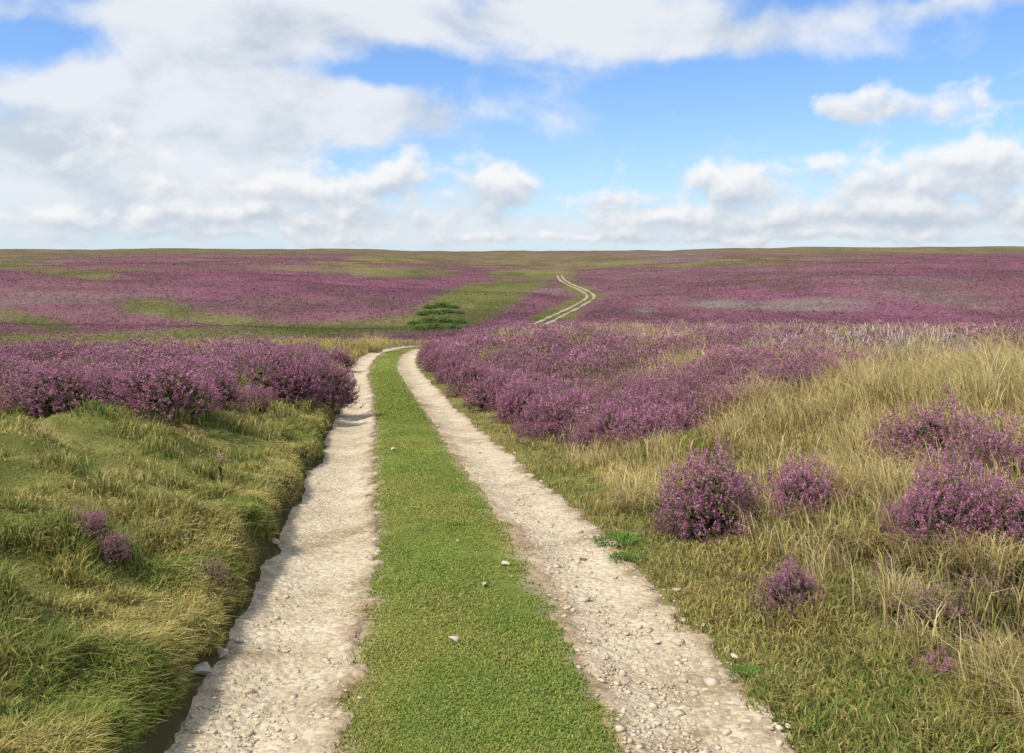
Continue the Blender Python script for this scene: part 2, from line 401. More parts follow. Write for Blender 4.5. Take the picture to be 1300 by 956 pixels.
# wispy straw among the bushes of the near right bank
wisp = rough & (rng.random(n) < .16) & (nl > .40)
g2 = g2 | wisp
h = np.where(wisp, rng.uniform(.14, .36, n), h)
h = np.where(strip, rng.uniform(.03, .06, n), h)
mids = (Yb > 24) & left
h = np.where(mids, rng.uniform(.15, .4, n), h)
w = rng.uniform(.0033, .0055, n) * (1 + dd * .14)
w = np.where(g2, w * .7, w)
lean = rng.uniform(.15, 1.1, n); a = rng.uniform(0, 6.28, n)
a = np.where(droop & (rng.random(n) < .5), rng.normal(0, 1.0, n), a); lean = np.where(droop, rng.uniform(.3, 1.4, n), lean)
a = np.where(g2 & (rng.random(n) < .5), rng.normal(math.pi, .9, n), a)
pL = sm(.38, .60, nl)[:, None]
c_left = pal(n, [G_olive, G_green, G_dark, G_straw], [4.2, 3.0, 1.5, 1.1]) * (1 - pL) + pal(n, [G_olive, G_yel, G_straw, G_pale], [3.6, 3.2, 2.6, .9]) * pL
c_right = pal(n, [G_olive, G_green, G_straw, G_brown], [4, 2.8, 1.8, 1.2]) * (1 - pL) + pal(n, [G_olive, G_yel, G_straw, G_brown], [2.2, 2.6, 3.6, 1.6]) * pL
c_rough = pal(n, [G_olive, G_dark, G_straw, G_brown, (.20, .13, .08)], [3, 1.6, 2.6, 2.6, 1.6])
c_right = np.where((rough & (rng.random(n) < .6))[:, None], c_rough, c_right)
c_gold = pal(n, [G_straw, G_pale, (.58, .46, .16), G_olive], [4, 3.6, 2, .5])
c1 = np.where(left[:, None], c_left, c_right); c1 = np.where(g2[:, None], c_gold, c1)
c1 = np.where(strip[:, None], pal(n, [G_green, G_olive], [1, 1]), c1)
c1 = np.where(mids[:, None], pal(n, [G_straw, (.50, .42, .16), G_olive], [3, 3, 2]), c1)
P = np.stack([Xb, Yb, ground_z(Xb, Yb) - .01], -1)
for nm, msk, lab, mt in (('bank_grass', left, 'rough green and straw grass on the bank left of the track', M_grass),
                         ('verge_grass', (right & ~g2) | strip, 'mixed short grass on the verge right of the track', M_grass),
                         ('golden_grass', g2, 'tall golden seeding grass on the mound at the right', M_gold)):
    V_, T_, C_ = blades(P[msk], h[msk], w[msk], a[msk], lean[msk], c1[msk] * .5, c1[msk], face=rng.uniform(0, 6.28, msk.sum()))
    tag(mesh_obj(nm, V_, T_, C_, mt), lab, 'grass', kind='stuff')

# ------------------------------------------------------------------ heather
FC = [(.51, .215, .325), (.43, .165, .28), (.60, .32, .425), (.33, .145, .205), (.43, .24, .265)]; FW = [4, 4, 1.8, 1.5, 1.3]
LC = [(.11, .125, .042), (.15, .15, .052), (.13, .10, .055), (.07, .07, .034)]; LW = [3, 2, 2, 2]
def unit(v): return v / (np.linalg.norm(v, axis=-1, keepdims=True) + 1e-9)
def rtri(c, size, col):
    n = len(c); o = unit(rng.normal(size=(n, 3, 3))) * (size[:, None, None]) * rng.uniform(.6, 1.1, (n, 3, 1))
    V = (c[:, None] + o).reshape(-1, 3); T = np.arange(n * 3).reshape(-1, 3)
    return V, T, np.repeat(col, 3, 0)
def sprig_parts(B, dr, L, nf, ng, fs, cF, t0=.45):
    n = len(B)
    rep = np.repeat(np.arange(n), nf); t = t0 + (1 - t0) * rng.random(n * nf)
    spread = fs[rep] * 1.1 * (1.5 - t)
    c = B[rep] + dr[rep] * (L[rep] * t)[:, None] + rng.normal(size=(n * nf, 3)) * (spread * .6)[:, None]
    f = rtri(c, fs[rep], cF[rep] * rng.uniform(.8, 1.2, n * nf)[:, None])
    rep = np.repeat(np.arange(n), ng); t = rng.uniform(-.1, .7, n * ng)
    c = B[rep] + dr[rep] * (L[rep] * t)[:, None] + rng.normal(size=(n * ng, 3)) * (fs[rep] * .6)[:, None]
    l = rtri(c, fs[rep] * 1.15, pal(n * ng, LC, LW))
    return f, l
def cat(parts):
    Vs, Ts, Cs = [], [], []; o = 0
    for V_, T_, C_ in parts:
        Vs.append(V_); Ts.append(T_ + o); Cs.append(C_); o += len(V_)
    return np.concatenate(Vs), np.concatenate(Ts), np.concatenate(Cs)

def dome(n, seedv, lo=.72, hi=1.10):
    v = unit(rng.normal(size=(n, 3))); v[:, 2] = np.abs(v[:, 2]) * 1.0 - .12
    v = unit(v)
    th = np.arctan2(v[:, 1], v[:, 0])
    lump = 1 + .13 * np.sin(3 * th + seedv) + .10 * np.sin(5 * th - 2 * seedv + 3 * v[:, 2]) + .08 * np.sin(9 * v[:, 2] + seedv * 3 + 2 * th)
    return v, lump * rng.uniform(lo, hi, n)

def bush_meshes(seedv, nspr=1500, dry=False, nd=4):
    v, l = dome(nspr, seedv, .84, 1.05)
    r2 = np.random.default_rng(int(seedv * 10))
    cen = np.stack([r2.uniform(-.28, .28, nd), r2.uniform(-.26, .26, nd)], -1); rad = r2.uniform(.5, .8, nd); rad[0] = .88; cen[0] *= .5
    which = r2.choice(nd, nspr, p=rad ** 2 / (rad ** 2).sum())
    rr = rad[which]
    tip = np.stack([cen[which, 0] + v[:, 0] * .42 * l * rr / .8, cen[which, 1] + v[:, 1] * .42 * l * rr / .8, .08 + v[:, 2] * .76 * l * rr], -1)
    dr = unit(v + np.array([0, 0, .55]) + rng.normal(size=v.shape) * .22)
    L = rng.uniform(.09, .18, nspr); B = tip - dr * L[:, None]
    base = pal(nspr, FC, FW) * np.interp(tip[:, 2], [0, .3, .65], [.62, .92, 1.08])[:, None]  # painted shading: flower colour darkens low down, sunlit tops lighter
    if dry: base = pal(nspr, [(.32, .21, .15), (.40, .27, .20), (.52, .25, .36)], [3, 2, 1.8])
    fs = np.full(nspr, .0125)
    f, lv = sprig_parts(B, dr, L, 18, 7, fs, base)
    ns = 110; th = rng.uniform(0, 6.28, ns)
    Pst = np.stack([np.cos(th) * .12 * rng.random(ns), np.sin(th) * .12 * rng.random(ns), np.full(ns, -.03)], -1)
    stc = pal(ns, [(.12, .08, .05), (.18, .13, .09)], [1, 1])
    st = blades(Pst, rng.uniform(.25, .52, ns), np.full(ns, .012), th, rng.uniform(.3, .8, ns), stc, stc)
    q = 480 if not dry else 100
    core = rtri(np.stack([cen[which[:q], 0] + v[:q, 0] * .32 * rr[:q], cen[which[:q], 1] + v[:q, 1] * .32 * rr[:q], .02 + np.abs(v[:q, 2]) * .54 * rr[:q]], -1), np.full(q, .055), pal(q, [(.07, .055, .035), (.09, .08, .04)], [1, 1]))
    return f, cat([lv, st, core])
BUSH = []
for i in range(7):
    f, lv = bush_meshes(i * 1.7 + .3, nspr=1500 if i != 6 else 380, dry=(i == 6), nd=4 if i else 3)
    fo = mesh_obj('flowers', *f, M_flow, link=False); lo = mesh_obj('foliage', *lv, M_fol, link=False)
    BUSH.append((lo, fo))
def bush(px, py, wpx, label, hr=1.0, var=0, group=None, sink=.03):
    p, zc = hit(px, py)
    sc = wpx / F * zc
    r = bpy.data.objects.new('heather_bush', None); C.objects.link(r); r.empty_display_size = .1
    r.location = (p[0], p[1] + .3 * sc, float(ground_z(p[0], p[1] + .3 * sc)) - sink); r.rotation_euler = (0, 0, rng.uniform(0, 6.28)); r.scale = (sc, sc * rng.uniform(.9, 1.15), sc * hr)
    for src in BUSH[var]:
        c = src.copy(); C.objects.link(c); c.parent = r
    tag(r, label, 'heather', group)
    return r

bush(905, 690, 134, 'large rounded purple heather bush nearest the right rut, in front of the golden grass', 1.2, 0)
bush(1036, 662, 112, 'medium rounded purple heather bush between the largest bush and the peaty bank', 1.05, 1)
bush(1228, 606, 155, 'dark purple heather bush highest up the right bank beside the golden grass', .85, 2)
bush(1156, 606, 100, 'low heather bush with grass growing through it, left of the highest bush on the bank', .7, 3)
bush(1287, 615, 115, 'heather bush cut by the right edge beside the highest bush on the bank', 1.05, 5)
bush(1220, 704, 138, 'tall purple heather bush low on the bank at the right edge, above dark peat', 1.2, 3)
bush(1160, 700, 80, 'narrow purple heather bush against the left side of the tall one above the peat', 1.1, 4)
bush(1290, 704, 110, 'heather bush cut by the right edge beside the tall one above the peat', 1.15, 1)
bush(1003, 785, 98, 'small faded heather bush below the medium rounded bush at lower right', 1.0, 6)
bush(1012, 778, 84, 'small purple heather clump growing out of the faded bush at lower right', 1.1, 5)
bush(1064, 738, 50, 'thin withered heather sprig alone right of the faded bush', 1.4, 6)
bush(1212, 880, 76, 'bright purple heather sprig cluster at the bottom right corner', .95, 4)
bush(1195, 806, 110, 'sparse brown withered heather bush on the dark peat at right', .7, 6)
bush(1280, 775, 90, 'brown withered heather bush at the right edge on dark peat', .8, 6)
bush(1245, 760, 60, 'brown withered heather tuft in the middle of the dark peat', .7, 6)
for x, y, w_ in [(950, 745, 46), (1092, 772, 60), (1110, 838, 66), (1048, 826, 54), (1150, 868, 58), (1262, 846, 70), (1092, 640, 56), (985, 690, 44), (1140, 730, 56)]:
    bush(x, y, w_, 'low brown withered heather tuft tangled in the rough grass at lower right', rng.uniform(.5, .8), 6, 'withered heather tufts in the rough grass')
bush(104, 688, 52, 'small pink heather tuft in the grass of the left bank, upper of two', .85, 4, None, -.02)
bush(136, 722, 48, 'small pink heather tuft in the grass of the left bank, lower of two', .95, 5, None, -.02)
bush(265, 746, 50, 'faint withered heather tuft near the edge of the left rut', .9, 6, None, -.02)
ORD = ['first', 'second', 'third', 'fourth', 'fifth', 'sixth', 'seventh', 'eighth', 'ninth', 'tenth', 'eleventh', 'twelfth', 'thirteenth', 'fourteenth', 'fifteenth', 'sixteenth']
Lrow = [(38, 530, 132, .72), (112, 514, 72, .65), (188, 530, 142, .72), (262, 510, 90, .75), (310, 520, 72, .6), (352, 508, 108, .9), (402, 514, 84, 1.1), (432, 466, 42, .9)]
for i, (x, y, w_, hr) in enumerate(Lrow):
    bush(x, y, w_, ORD[i] + ' purple heather bush from the left in the front row on the left bank', hr, i % 6, 'heather bushes fronting the left bank')
Rrow = [(746, 574, 54, 1.15), (700, 552, 84, .95), (664, 536, 82, .9), (632, 520, 76, .95), (604, 502, 68, .95), (580, 487, 60, 1.05), (561, 473, 48, 1.1), (547, 462, 38, 1.2)]
for i, (x, y, w_, hr) in enumerate(Rrow):
    bush(x, y, w_, ORD[i] + ' purple heather bush from the near end of the row beside the right rut', hr, (i * 2 + 1) % 6, 'heather bushes beside the right rut')
Frow = [(790, 564, 94, .75), (846, 558, 94, .7), (896, 540, 88, .7), (948, 526, 86, .7), (1000, 508, 78, .7), (1052, 492, 74, .7)]
for i, (x, y, w_, hr) in enumerate(Frow):
    bush(x, y, w_, ORD[i] + ' heather bush from the left along the front of the heather behind the golden grass', hr, (i + 2) % 6, 'heather bushes behind the golden grass')

# heather mass (uncountable)
fl, lf = [], []
n = 3500
dd = rng.uniform(8.2, 54, n); aa = rng.uniform(-.7, .7, n); Xh = dd * np.sin(aa); Yh = dd * np.cos(aa); sh = Xh - XC(Yh)
ok = (heather_right(Xh, Yh, sh) | heather_left(Xh, Yh, sh)) & heather_gap(Xh, Yh, sh)
gap = fbm(Xh * .5, Yh * .5, 3, 91)
px_, py_ = project(Xh, Yh, ground_z(Xh, Yh))
ok &= ~((px_ > 960) & (px_ < 1240) & (Yh > 18) & (Yh < 34) & (rng.random(n) < .4))
Xh, Yh, dd, gap, sh = Xh[ok], Yh[ok], dd[ok], gap[ok], sh[ok]
vary = np.where(sh < 0, .45 + 1.1 * sm(.40, .62, gap) * rng.uniform(.5, 1.1, len(gap)), .55 + .8 * sm(.38, .6, gap) * rng.uniform(.6, 1.1, len(gap)))
for lo_, hi_, ns, nf, ng in ((8, 14, 400, 9, 4), (14, 20, 240, 7, 3), (20, 30, 130, 6, 3), (30, 55, 66, 5, 2)):
    k = (dd >= lo_) & (dd < hi_); m_ = k.sum()
    if not m_: continue
    R = rng.uniform(.30, .58, m_) * (1 + .012 * dd[k]); Hh = rng.uniform(.24, .5, m_) * vary[k]
    rep = np.repeat(np.arange(m_), ns); v, l = dome(m_ * ns, 0); l = rng.uniform(.94, 1.03, m_ * ns)
    cz = ground_z(Xh[k], Yh[k])
    tip = np.stack([Xh[k][rep] + v[:, 0] * R[rep] * l, Yh[k][rep] + v[:, 1] * R[rep] * l, cz[rep] + .03 + v[:, 2] * Hh[rep] * l], -1)
    dr = unit(v + np.array([0, 0, .55]) + rng.normal(size=v.shape) * .18); L = rng.uniform(.05, .10, len(v)); B = tip - dr * L[:, None]
    cc = pal(m_, FC, FW); tone = rng.uniform(.78, 1.22, m_)[:, None]
    skirt_shade = np.interp(v[:, 2], [-.1, .3, .7], [.45, .82, 1.1])[:, None]  # shade painted into clump colour: dark base, lighter sunlit crown
    fsz = np.maximum(.0105, .00095 * dd[k])[rep]
    f, g_ = sprig_parts(B, dr, L, nf, ng, fsz, (pal(len(v), FC, FW) * .6 + cc[rep] * .4) * tone[rep] * skirt_shade, t0=.35)
    fl.append(f); lf.append(g_)
tag(mesh_obj('heather_flowers', *cat(fl), M_flow), 'continuous purple heather bloom covering the banks beside the track', 'heather', kind='stuff')
tag(mesh_obj('heather_foliage', *cat(lf), M_fol), 'dark green heather foliage beneath the purple bloom on the banks', 'heather', kind='stuff')

# far moor tufts (uncountable)
n = 240000
dd = np.exp(rng.uniform(math.log(44), math.log(560), n)); aa = rng.uniform(-.62, .62, n)
Xf = dd * np.sin(aa); Yf = dd * np.cos(aa); sf = Xf - XC(Yf); k = ((np.abs(sf) > 1.2 + .4 * rng.random(n)) | ((np.abs(sf) < .3) & (Yf > 60))) & ((Yf > 56) | ((sf < -9) | (sf > 3)))
Xf, Yf, dd, sf = Xf[k], Yf[k], dd[k], sf[k]; Zf = ground_z(Xf, Yf); n = len(Xf)
fcol, gg = far_color(Xf, Yf, Zf)
hgt = np.where(gg > .5, .10, .13) * rng.uniform(.6, 1.3, n) * (1 + dd / 400)
hgt = np.where(np.abs(sf) < 4, hgt * .6, hgt)
nt_ = 2; rep = np.repeat(np.arange(n), nt_)
cx = np.stack([Xf[rep] + rng.normal(size=n * nt_) * .2, Yf[rep] + rng.normal(size=n * nt_) * .22, Zf[rep] + hgt[rep] * rng.uniform(.1, .6, n * nt_)], -1)
tv, tT, tc = rtri(cx, hgt[rep] * 1.0, fcol[rep] * 1.35 * rng.uniform(.92, 1.08, n * nt_)[:, None])
tag(mesh_obj('moor_heather', tv, tT, tc, M_far), 'far spread of purple heather and rough grass over the moor', 'heather', kind='stuff')

# ------------------------------------------------------------------ bleached dead heather
def dead_mesh(sd):
    n = 170; th = rng.uniform(0, 6.28, n); r0 = rng.random(n) * .3
    Pp = np.stack([np.cos(th) * r0, np.sin(th) * r0, np.full(n, -.02)], -1)
    c = pal(n, [(.36, .33, .28), (.29, .26, .22), (.42, .39, .34), (.22, .17, .14), (.36, .20, .26)], [3, 2, 1, 1.5, 1.4])
    a_ = blades(Pp, rng.uniform(.2, .6, n), np.full(n, .013), th + rng.normal(size=n) * .9, rng.uniform(.6, 1.6, n), c * .6, c)
    n2 = 260; v, l = dome(n2, sd)
    P2 = np.stack([v[:, 0] * .45 * l, v[:, 1] * .45 * l, .08 + np.abs(v[:, 2]) * .35 * l], -1); c2 = pal(n2, [(.40, .36, .31), (.32, .29, .25), (.40, .22, .29)], [2, 2, 1.2])
    b_ = blades(P2, rng.uniform(.08, .2, n2), np.full(n2, .009), rng.uniform(0, 6.28, n2), rng.uniform(.6, 1.6, n2), c2, c2)
    return cat([a_, b_])
DEAD = [mesh_obj('dead_heather', *dead_mesh(i), M_dead, link=False) for i in range(3)]
deads = [(985, 456, 90), (1030, 448, 95), (1072, 462, 105), (1110, 448, 100), (1150, 462, 105), (1190, 450, 95), (1230, 472, 90)]
for i, (x, y, w_) in enumerate(deads):
    p, zc = hit(x, y); o = DEAD[i % 3].copy(); C.objects.link(o); sc = w_ / F * zc
    o.location = p; o.scale = (sc, sc, sc * .72); o.rotation_euler = (0, 0, rng.uniform(0, 6.28))
    tag(o, ORD[i] + ' bleached leafless heather shrub from the left above the golden grass', 'dead heather', 'bleached heather shrubs')

# ------------------------------------------------------------------ straw tussocks
def tussock_mesh():
    n = 360; th = rng.uniform(0, 6.28, n); r0 = np.sqrt(rng.random(n)) * .32
    Pp = np.stack([np.cos(th) * r0, np.sin(th) * r0, np.full(n, -.02)], -1); c = pal(n, [G_straw, G_pale, G_olive], [4, 3, 1])
    return blades(Pp, rng.uniform(.25, .9, n), np.full(n, .0075), th + rng.normal(size=n) * 1.3, rng.uniform(.3, 1.5, n), c * .45, c)
TUS = [mesh_obj('grass_tussock', *tussock_mesh(), M_gold, link=False) for i in range(3)]
for i, (x, y, w_, lab) in enumerate([(840, 458, 95, 'straw coloured grass tussock standing alone among the purple heather right of the track'),
        (1250, 724, 110, 'pale drooping grass tussock beside the tall heather bush at the right edge'),
        (1130, 640, 110, 'straw grass tussock left of the low heather bush on the right bank'),
        (812, 644, 100, 'long drooping grass tussock at the left foot of the largest heather bush'),
        (1100, 700, 95, 'olive grass tussock right of the medium rounded heather bush'),
        (965, 655, 90, 'straw grass tussock between the largest and the medium rounded heather bush'),
        (1150, 770, 90, 'ragged straw grass tussock at the left end of the dark peat'),
        (1190, 622, 90, 'straw grass tussock in front of the highest heather bush on the right bank'),
        (1262, 640, 90, 'straw grass tussock between the highest heather bush and the one at the right edge'),
        (1190, 712, 76, 'thin straw grass tussock growing up through the tall heather bush above the peat'),
        (470, 446, 50, 'straw grass tussock on the left verge where the track bends')]):
    p, zc = hit(x, y); o = TUS[i % 3].copy(); C.objects.link(o); sc = w_ / F * zc
    o.location = p; o.scale = (sc, sc, sc * .75); o.rotation_euler = (0, 0, rng.uniform(0, 6.28)); tag(o, lab, 'grass tussock')

# ------------------------------------------------------------------ bracken
def bracken_mesh(sd):
    n = 900; v, l = dome(n, sd); l = np.clip(l, .6, 1.15) * rng.uniform(.4, 1, n)
    c = np.stack([v[:, 0] * .5 * l, v[:, 1] * .5 * l, .02 + np.abs(v[:, 2]) * .5 * l], -1)
    return rtri(c, rng.uniform(.06, .10, n), pal(n, [(.12, .19, .045), (.16, .235, .06), (.085, .135, .035)], [3, 2, 2]))
BRA = [mesh_obj('bracken_clump', *bracken_mesh(i * 2.1), M_fern, link=False) for i in range(3)]
for i, (x, y, w_) in enumerate([(546, 391, 22), (560, 389, 24), (576, 391, 18), (550, 398, 26), (566, 397, 24), (536, 400, 18), (583, 398, 16), (545, 409, 28), (564, 409, 26), (526, 411, 20), (583, 410, 20), (552, 418, 28), (534, 419, 22), (574, 418, 22)]):
    p, zc = hit(x, y); o = BRA[i % 3].copy(); C.objects.link(o); sc = w_ / F * zc
    o.location = (p[0], p[1], p[2]); o.scale = (sc, sc * 1.6, sc * rng.uniform(.35, .62)); o.rotation_euler = (0, 0, rng.uniform(-.5, .5))
    tag(o, 'green bracken clump in the hollow left of the distant track', 'bracken', 'bracken clumps in the hollow')

# green weeds at the rut edge
def weed_mesh():
    n = 420; th = rng.uniform(0, 6.28, n); r0 = np.sqrt(rng.random(n)) * .5
    Pp = np.stack([np.cos(th) * r0, np.sin(th) * r0, np.full(n, -.01)], -1); c = pal(n, [(.14, .25, .05), (.19, .30, .07), (.10, .18, .04)], [3, 2, 1])
    return blades(Pp, rng.uniform(.1, .32, n) * (1.2 - r0), np.full(n, .03), th, rng.uniform(.4, 1.4, n), c * .7, c)
for x, y, w_, lab in [(786, 690, 62, 'bright green weed patch on the verge beside the right rut, upper of two'),
                      (800, 712, 50, 'bright green weed patch on the verge beside the right rut, lower of two'),
                      (955, 862, 58, 'bright green weed tuft at the bottom beside the right rut')]:
    p, zc = hit(x, y); o = mesh_obj('weed_tuft', *weed_mesh(), M_grass); sc = w_ / F * zc; o.location = p; o.scale = (sc, sc, sc * .7); tag(o, lab, 'weed')

# thistle
p, zc = hit(281, 624)
th = bpy.data.objects.new('thistle', None); C.objects.link(th); th.location = p
tag(th, 'brown seeding thistle standing up from the grass of the left bank', 'thistle')
hgt = .24
k = 6; rings = 5; vv = []
for r_ in range(rings):
    for j in range(k):
        q = j / k * 6.283; rad = .006 * (1 - .1 * r_); vv.append((math.cos(q) * rad + .01 * math.sin(r_), math.sin(q) * rad, hgt * r_ / (rings - 1) - .03))
tq = [(r_ * k + j, r_ * k + (j + 1) % k, (r_ + 1) * k + (j + 1) % k, (r_ + 1) * k + j) for r_ in range(rings - 1) for j in range(k)]
mesh_obj('stem', np.array(vv), np.array(tq), np.tile([.18, .16, .07], (len(vv), 1)), M_fol, th)
v, l = dome(260, 1.); hc = np.array([0, 0, hgt - .01])
mesh_obj('seed_head', *rtri(hc + v * .034 * l[:, None], np.full(260, .008), pal(260, [(.40, .28, .19), (.55, .44, .33), (.25, .16, .1)], [3, 2, 2])), M_fol, th)
n = 26; zt_ = rng.uniform(0, .14, n); aa = rng.uniform(0, 6.28, n); c = pal(n, [(.2, .19, .08), (.28, .22, .1)], [1, 1])
mesh_obj('leaves', *blades(np.stack([np.zeros(n), np.zeros(n), zt_], -1), rng.uniform(.05, .1, n), np.full(n, .014), aa, rng.uniform(.8, 1.4, n), c, c), M_fol, th)

# ------------------------------------------------------------------ stones
import bmesh
def stone_mesh(sd, sub, flat=.55):
    bm = bmesh.new(); bmesh.ops.create_icosphere(bm, subdivisions=sub, radius=.5)
    r_ = np.random.default_rng(sd); planes = unit(r_.normal(size=(9, 3))); ds = r_.uniform(.18, .36, 9)
    V_ = np.array([v_.co[:] for v_ in bm.verts])
    for pl, dq in zip(planes, ds):
        ex = np.maximum(0, V_ @ pl - dq); V_ = V_ - ex[:, None] * pl * .99
    V_[:, 2] *= flat
    T_ = np.array([[q.index for q in f_.verts] for f_ in bm.faces]); bm.free()
    return V_, T_
SM = [stone_mesh(i, 3, .42 + .05 * (i % 4)) for i in range(6)]
def stone(px, py, wpx, label, mat=M_stone, var=0, group=None):
    p, zc = hit(px, py); sc = wpx / F * zc * 1.2
    V_, T_ = SM[var]
    o = mesh_obj('stone', V_, T_, None, mat); o.location = (p[0], p[1], p[2] + .012 + .10 * sc)
    o.scale = (sc, sc * rng.uniform(.5, .85), sc * .8); o.rotation_euler = (rng.uniform(-.25, .25), rng.uniform(-.25, .25), rng.uniform(0, 6.28)); tag(o, label, 'stone', group)
stone(577, 817, 17, 'pale flat stone lying alone on the turf strip, nearest the bottom of the picture', M_stone, 0)
stone(615, 745, 10, 'small pale stone on the turf strip, middle one of three spaced along it', M_stone, 1)
stone(642, 719, 12, 'pale stone at the right side of the turf strip near the right rut', M_stone, 2)
stone(581, 690, 8, 'tiny white stone in the middle of the turf strip, farthest of those seen', M_stone, 3)
stone(741, 714, 13, 'brown stone lying in the middle of the right rut', M_stone2, 4)
stone(350, 692, 19, 'pale stone at the grassy outer edge of the left rut', M_stone, 5)
stone(258, 858, 34, 'grey half buried stone at the bottom left beside the left rut', M_stone3, 0)
stone(282, 836, 22, 'grey brown stone against the left bank just above the half buried one', M_stone3, 1)
stone(300, 818, 16, 'small grey stone third up the foot of the left bank', M_stone3, 2)
stone(498, 572, 9, 'pale pebble where the left rut meets the turf strip, far along', M_stone, 2)
for i in range(58):
    while True:
        y_ = rng.uniform(2.9, 10.5); s_ = .82 + rng.normal() * .22
        if -.28 < s_ - .82 < .46: break
    x_ = float(XC(y_)) + s_; px1, py1 = project(x_, y_, float(ground_z(x_, y_)))
    stone(px1, py1, rng.uniform(.018, .055) * F / y_, 'pale angular limestone fragment loose along the right rut', M_stone if i % 3 else M_stone3, i % 6, 'limestone fragments along the right rut')
for i in range(18):
    y_ = rng.uniform(3.0, 9.5); s_ = -.78 + float(np.clip(rng.normal() * .2, -.25, .25))
    x_ = float(XC(y_)) + s_; px1, py1 = project(x_, y_, float(ground_z(x_, y_)))
    stone(px1, py1, rng.uniform(.015, .035) * F / y_, 'pale angular limestone fragment loose along the left rut', M_stone, i % 6, 'limestone fragments along the left rut')

# gravel (uncountable)
V1, T1 = stone_mesh(3, 1, .6); n = 19000
Yg = 1 / rng.uniform(1 / 22., 1 / 2.3, n); sd_ = np.where(rng.random(n) < .6, 1, -1)
sg = sd_ * .77 + rng.normal(0, .18, n); k = (np.abs(sg) > .42 + .12 * rng.random(n)) & (np.abs(sg) < 1.16) & (sg > -1.04); Yg, sg, sd_ = Yg[k], sg[k], sd_[k]; n = len(Yg)
Xg = XC(Yg) + sg; size = np.exp(rng.normal(math.log(.0085), .6, n)) * np.where(sd_ > 0, 1.2, 1.); ang = rng.uniform(0, 6.28, n)
W = V1[None] * size[:, None, None] * rng.uniform(.6, 1.6, (n, 1, 3))
Vx = W[..., 0] * np.cos(ang)[:, None] - W[..., 1] * np.sin(ang)[:, None] + Xg[:, None]; Vy = W[..., 0] * np.sin(ang)[:, None] + W[..., 1] * np.cos(ang)[:, None] + Yg[:, None]
Vz = W[..., 2] + (ground_z(Xg, Yg, False) + np.where(np.abs(np.abs(sg) - .77) < .30, .013, .002) + size * .08)[:, None]
Tt = (T1[None] + (np.arange(n) * len(V1))[:, None, None]).reshape(-1, 3)
tag(mesh_obj('gravel', np.stack([Vx, Vy, Vz], -1).reshape(-1, 3), Tt, None, M_peb), 'loose pale limestone gravel strewn over both wheel ruts', 'gravel', kind='stuff')

# ------------------------------------------------------------------ sky
w = bpy.data.worlds.new('World'); scene.world = w; w.use_nodes = True; nt = w.node_tree; nt.nodes.clear()
try:
    w.cycles.sampling_method = 'MANUAL'; w.cycles.sample_map_resolution = 256
except Exception: pass
L_ = nt.links.new
def N(t, **kw):
    n_ = nt.nodes.new(t)
    for k_, v_ in kw.items(): setattr(n_, k_, v_)
    return n_
def inp(n_, i, v_):
    if isinstance(v_, bpy.types.NodeSocket): L_(v_, n_.inputs[i])
    else: n_.inputs[i].default_value = v_
def ma(op, a_, b_=0.0, c_=None):
    n_ = N('ShaderNodeMath', operation=op); inp(n_, 0, a_); inp(n_, 1, b_)
    if c_ is not None: inp(n_, 2, c_)
    return n_.outputs[0]
def vma(op, a_, b_):
    n_ = N('ShaderNodeVectorMath', operation=op); inp(n_, 0, a_); inp(n_, 1, b_)
    return n_.outputs['Value'] if op == 'DOT_PRODUCT' else n_.outputs[0]
def smooth(x, a_, b_, lo=0., hi=1.):
    n_ = N('ShaderNodeMapRange', interpolation_type='SMOOTHSTEP'); inp(n_, 0, x); n_.inputs[1].default_value = a_; n_.inputs[2].default_value = b_
    n_.inputs[3].default_value = lo; n_.inputs[4].default_value = hi; return n_.outputs[0]
def noise(vec, sc, det=6, ro=.6, dist=0.):
    n_ = N('ShaderNodeTexNoise', noise_dimensions='2D'); L_(vec, n_.inputs['Vector']); n_.inputs['Scale'].default_value = sc; n_.inputs['Detail'].default_value = det
    n_.inputs['Roughness'].default_value = ro; n_.inputs['Distortion'].default_value = dist; return n_
def mixcol(f, c1_, c2_):
    n_ = N('ShaderNodeMix', data_type='RGBA'); inp(n_, 0, f); n_.inputs[6].default_value = (*c1_, 1); n_.inputs[7].default_value = (*c2_, 1); return n_.outputs[2]
tc = N('ShaderNodeTexCoord'); sep = N('ShaderNodeSeparateXYZ'); L_(tc.outputs['Generated'], sep.inputs[0])
x_, y_, z_ = sep.outputs
azn = ma('ARCTAN2', x_, y_); eln = ma('ARCSINE', z_)
cv = N('ShaderNodeCombineXYZ'); L_(azn, cv.inputs[0]); L_(eln, cv.inputs[1]); V0 = cv.outputs[0]
wn = noise(V0, 9, 4, .6); wv = vma('SUBTRACT', wn.outputs['Color'], (.5, .5, .5)); wv = vma('MULTIPLY', wv, (.10, .045, 0)); VW = vma('ADD', V0, wv)
def blobs(lst, grad=False):
    tot = None; gt = None
    for px, py, rx, ry, wt in lst:
        a0 = math.atan((px - 650) / F); e0 = math.atan((335 - py) / F * math.cos(a0))
        q = vma('MULTIPLY', vma('SUBTRACT', VW, (a0, e0, 0)), (F / rx, F / ry, 0))
        g_ = ma('MULTIPLY', ma('EXPONENT', ma('MULTIPLY', vma('DOT_PRODUCT', q, q), -1.)), wt)
        tot = g_ if tot is None else ma('ADD', tot, g_)
        if grad:
            yy_ = vma('DOT_PRODUCT', q, (0, 1, 0)); gg_ = ma('MULTIPLY', g_, yy_)
            gt = gg_ if gt is None else ma('ADD', gt, gg_)
    return tot, gt
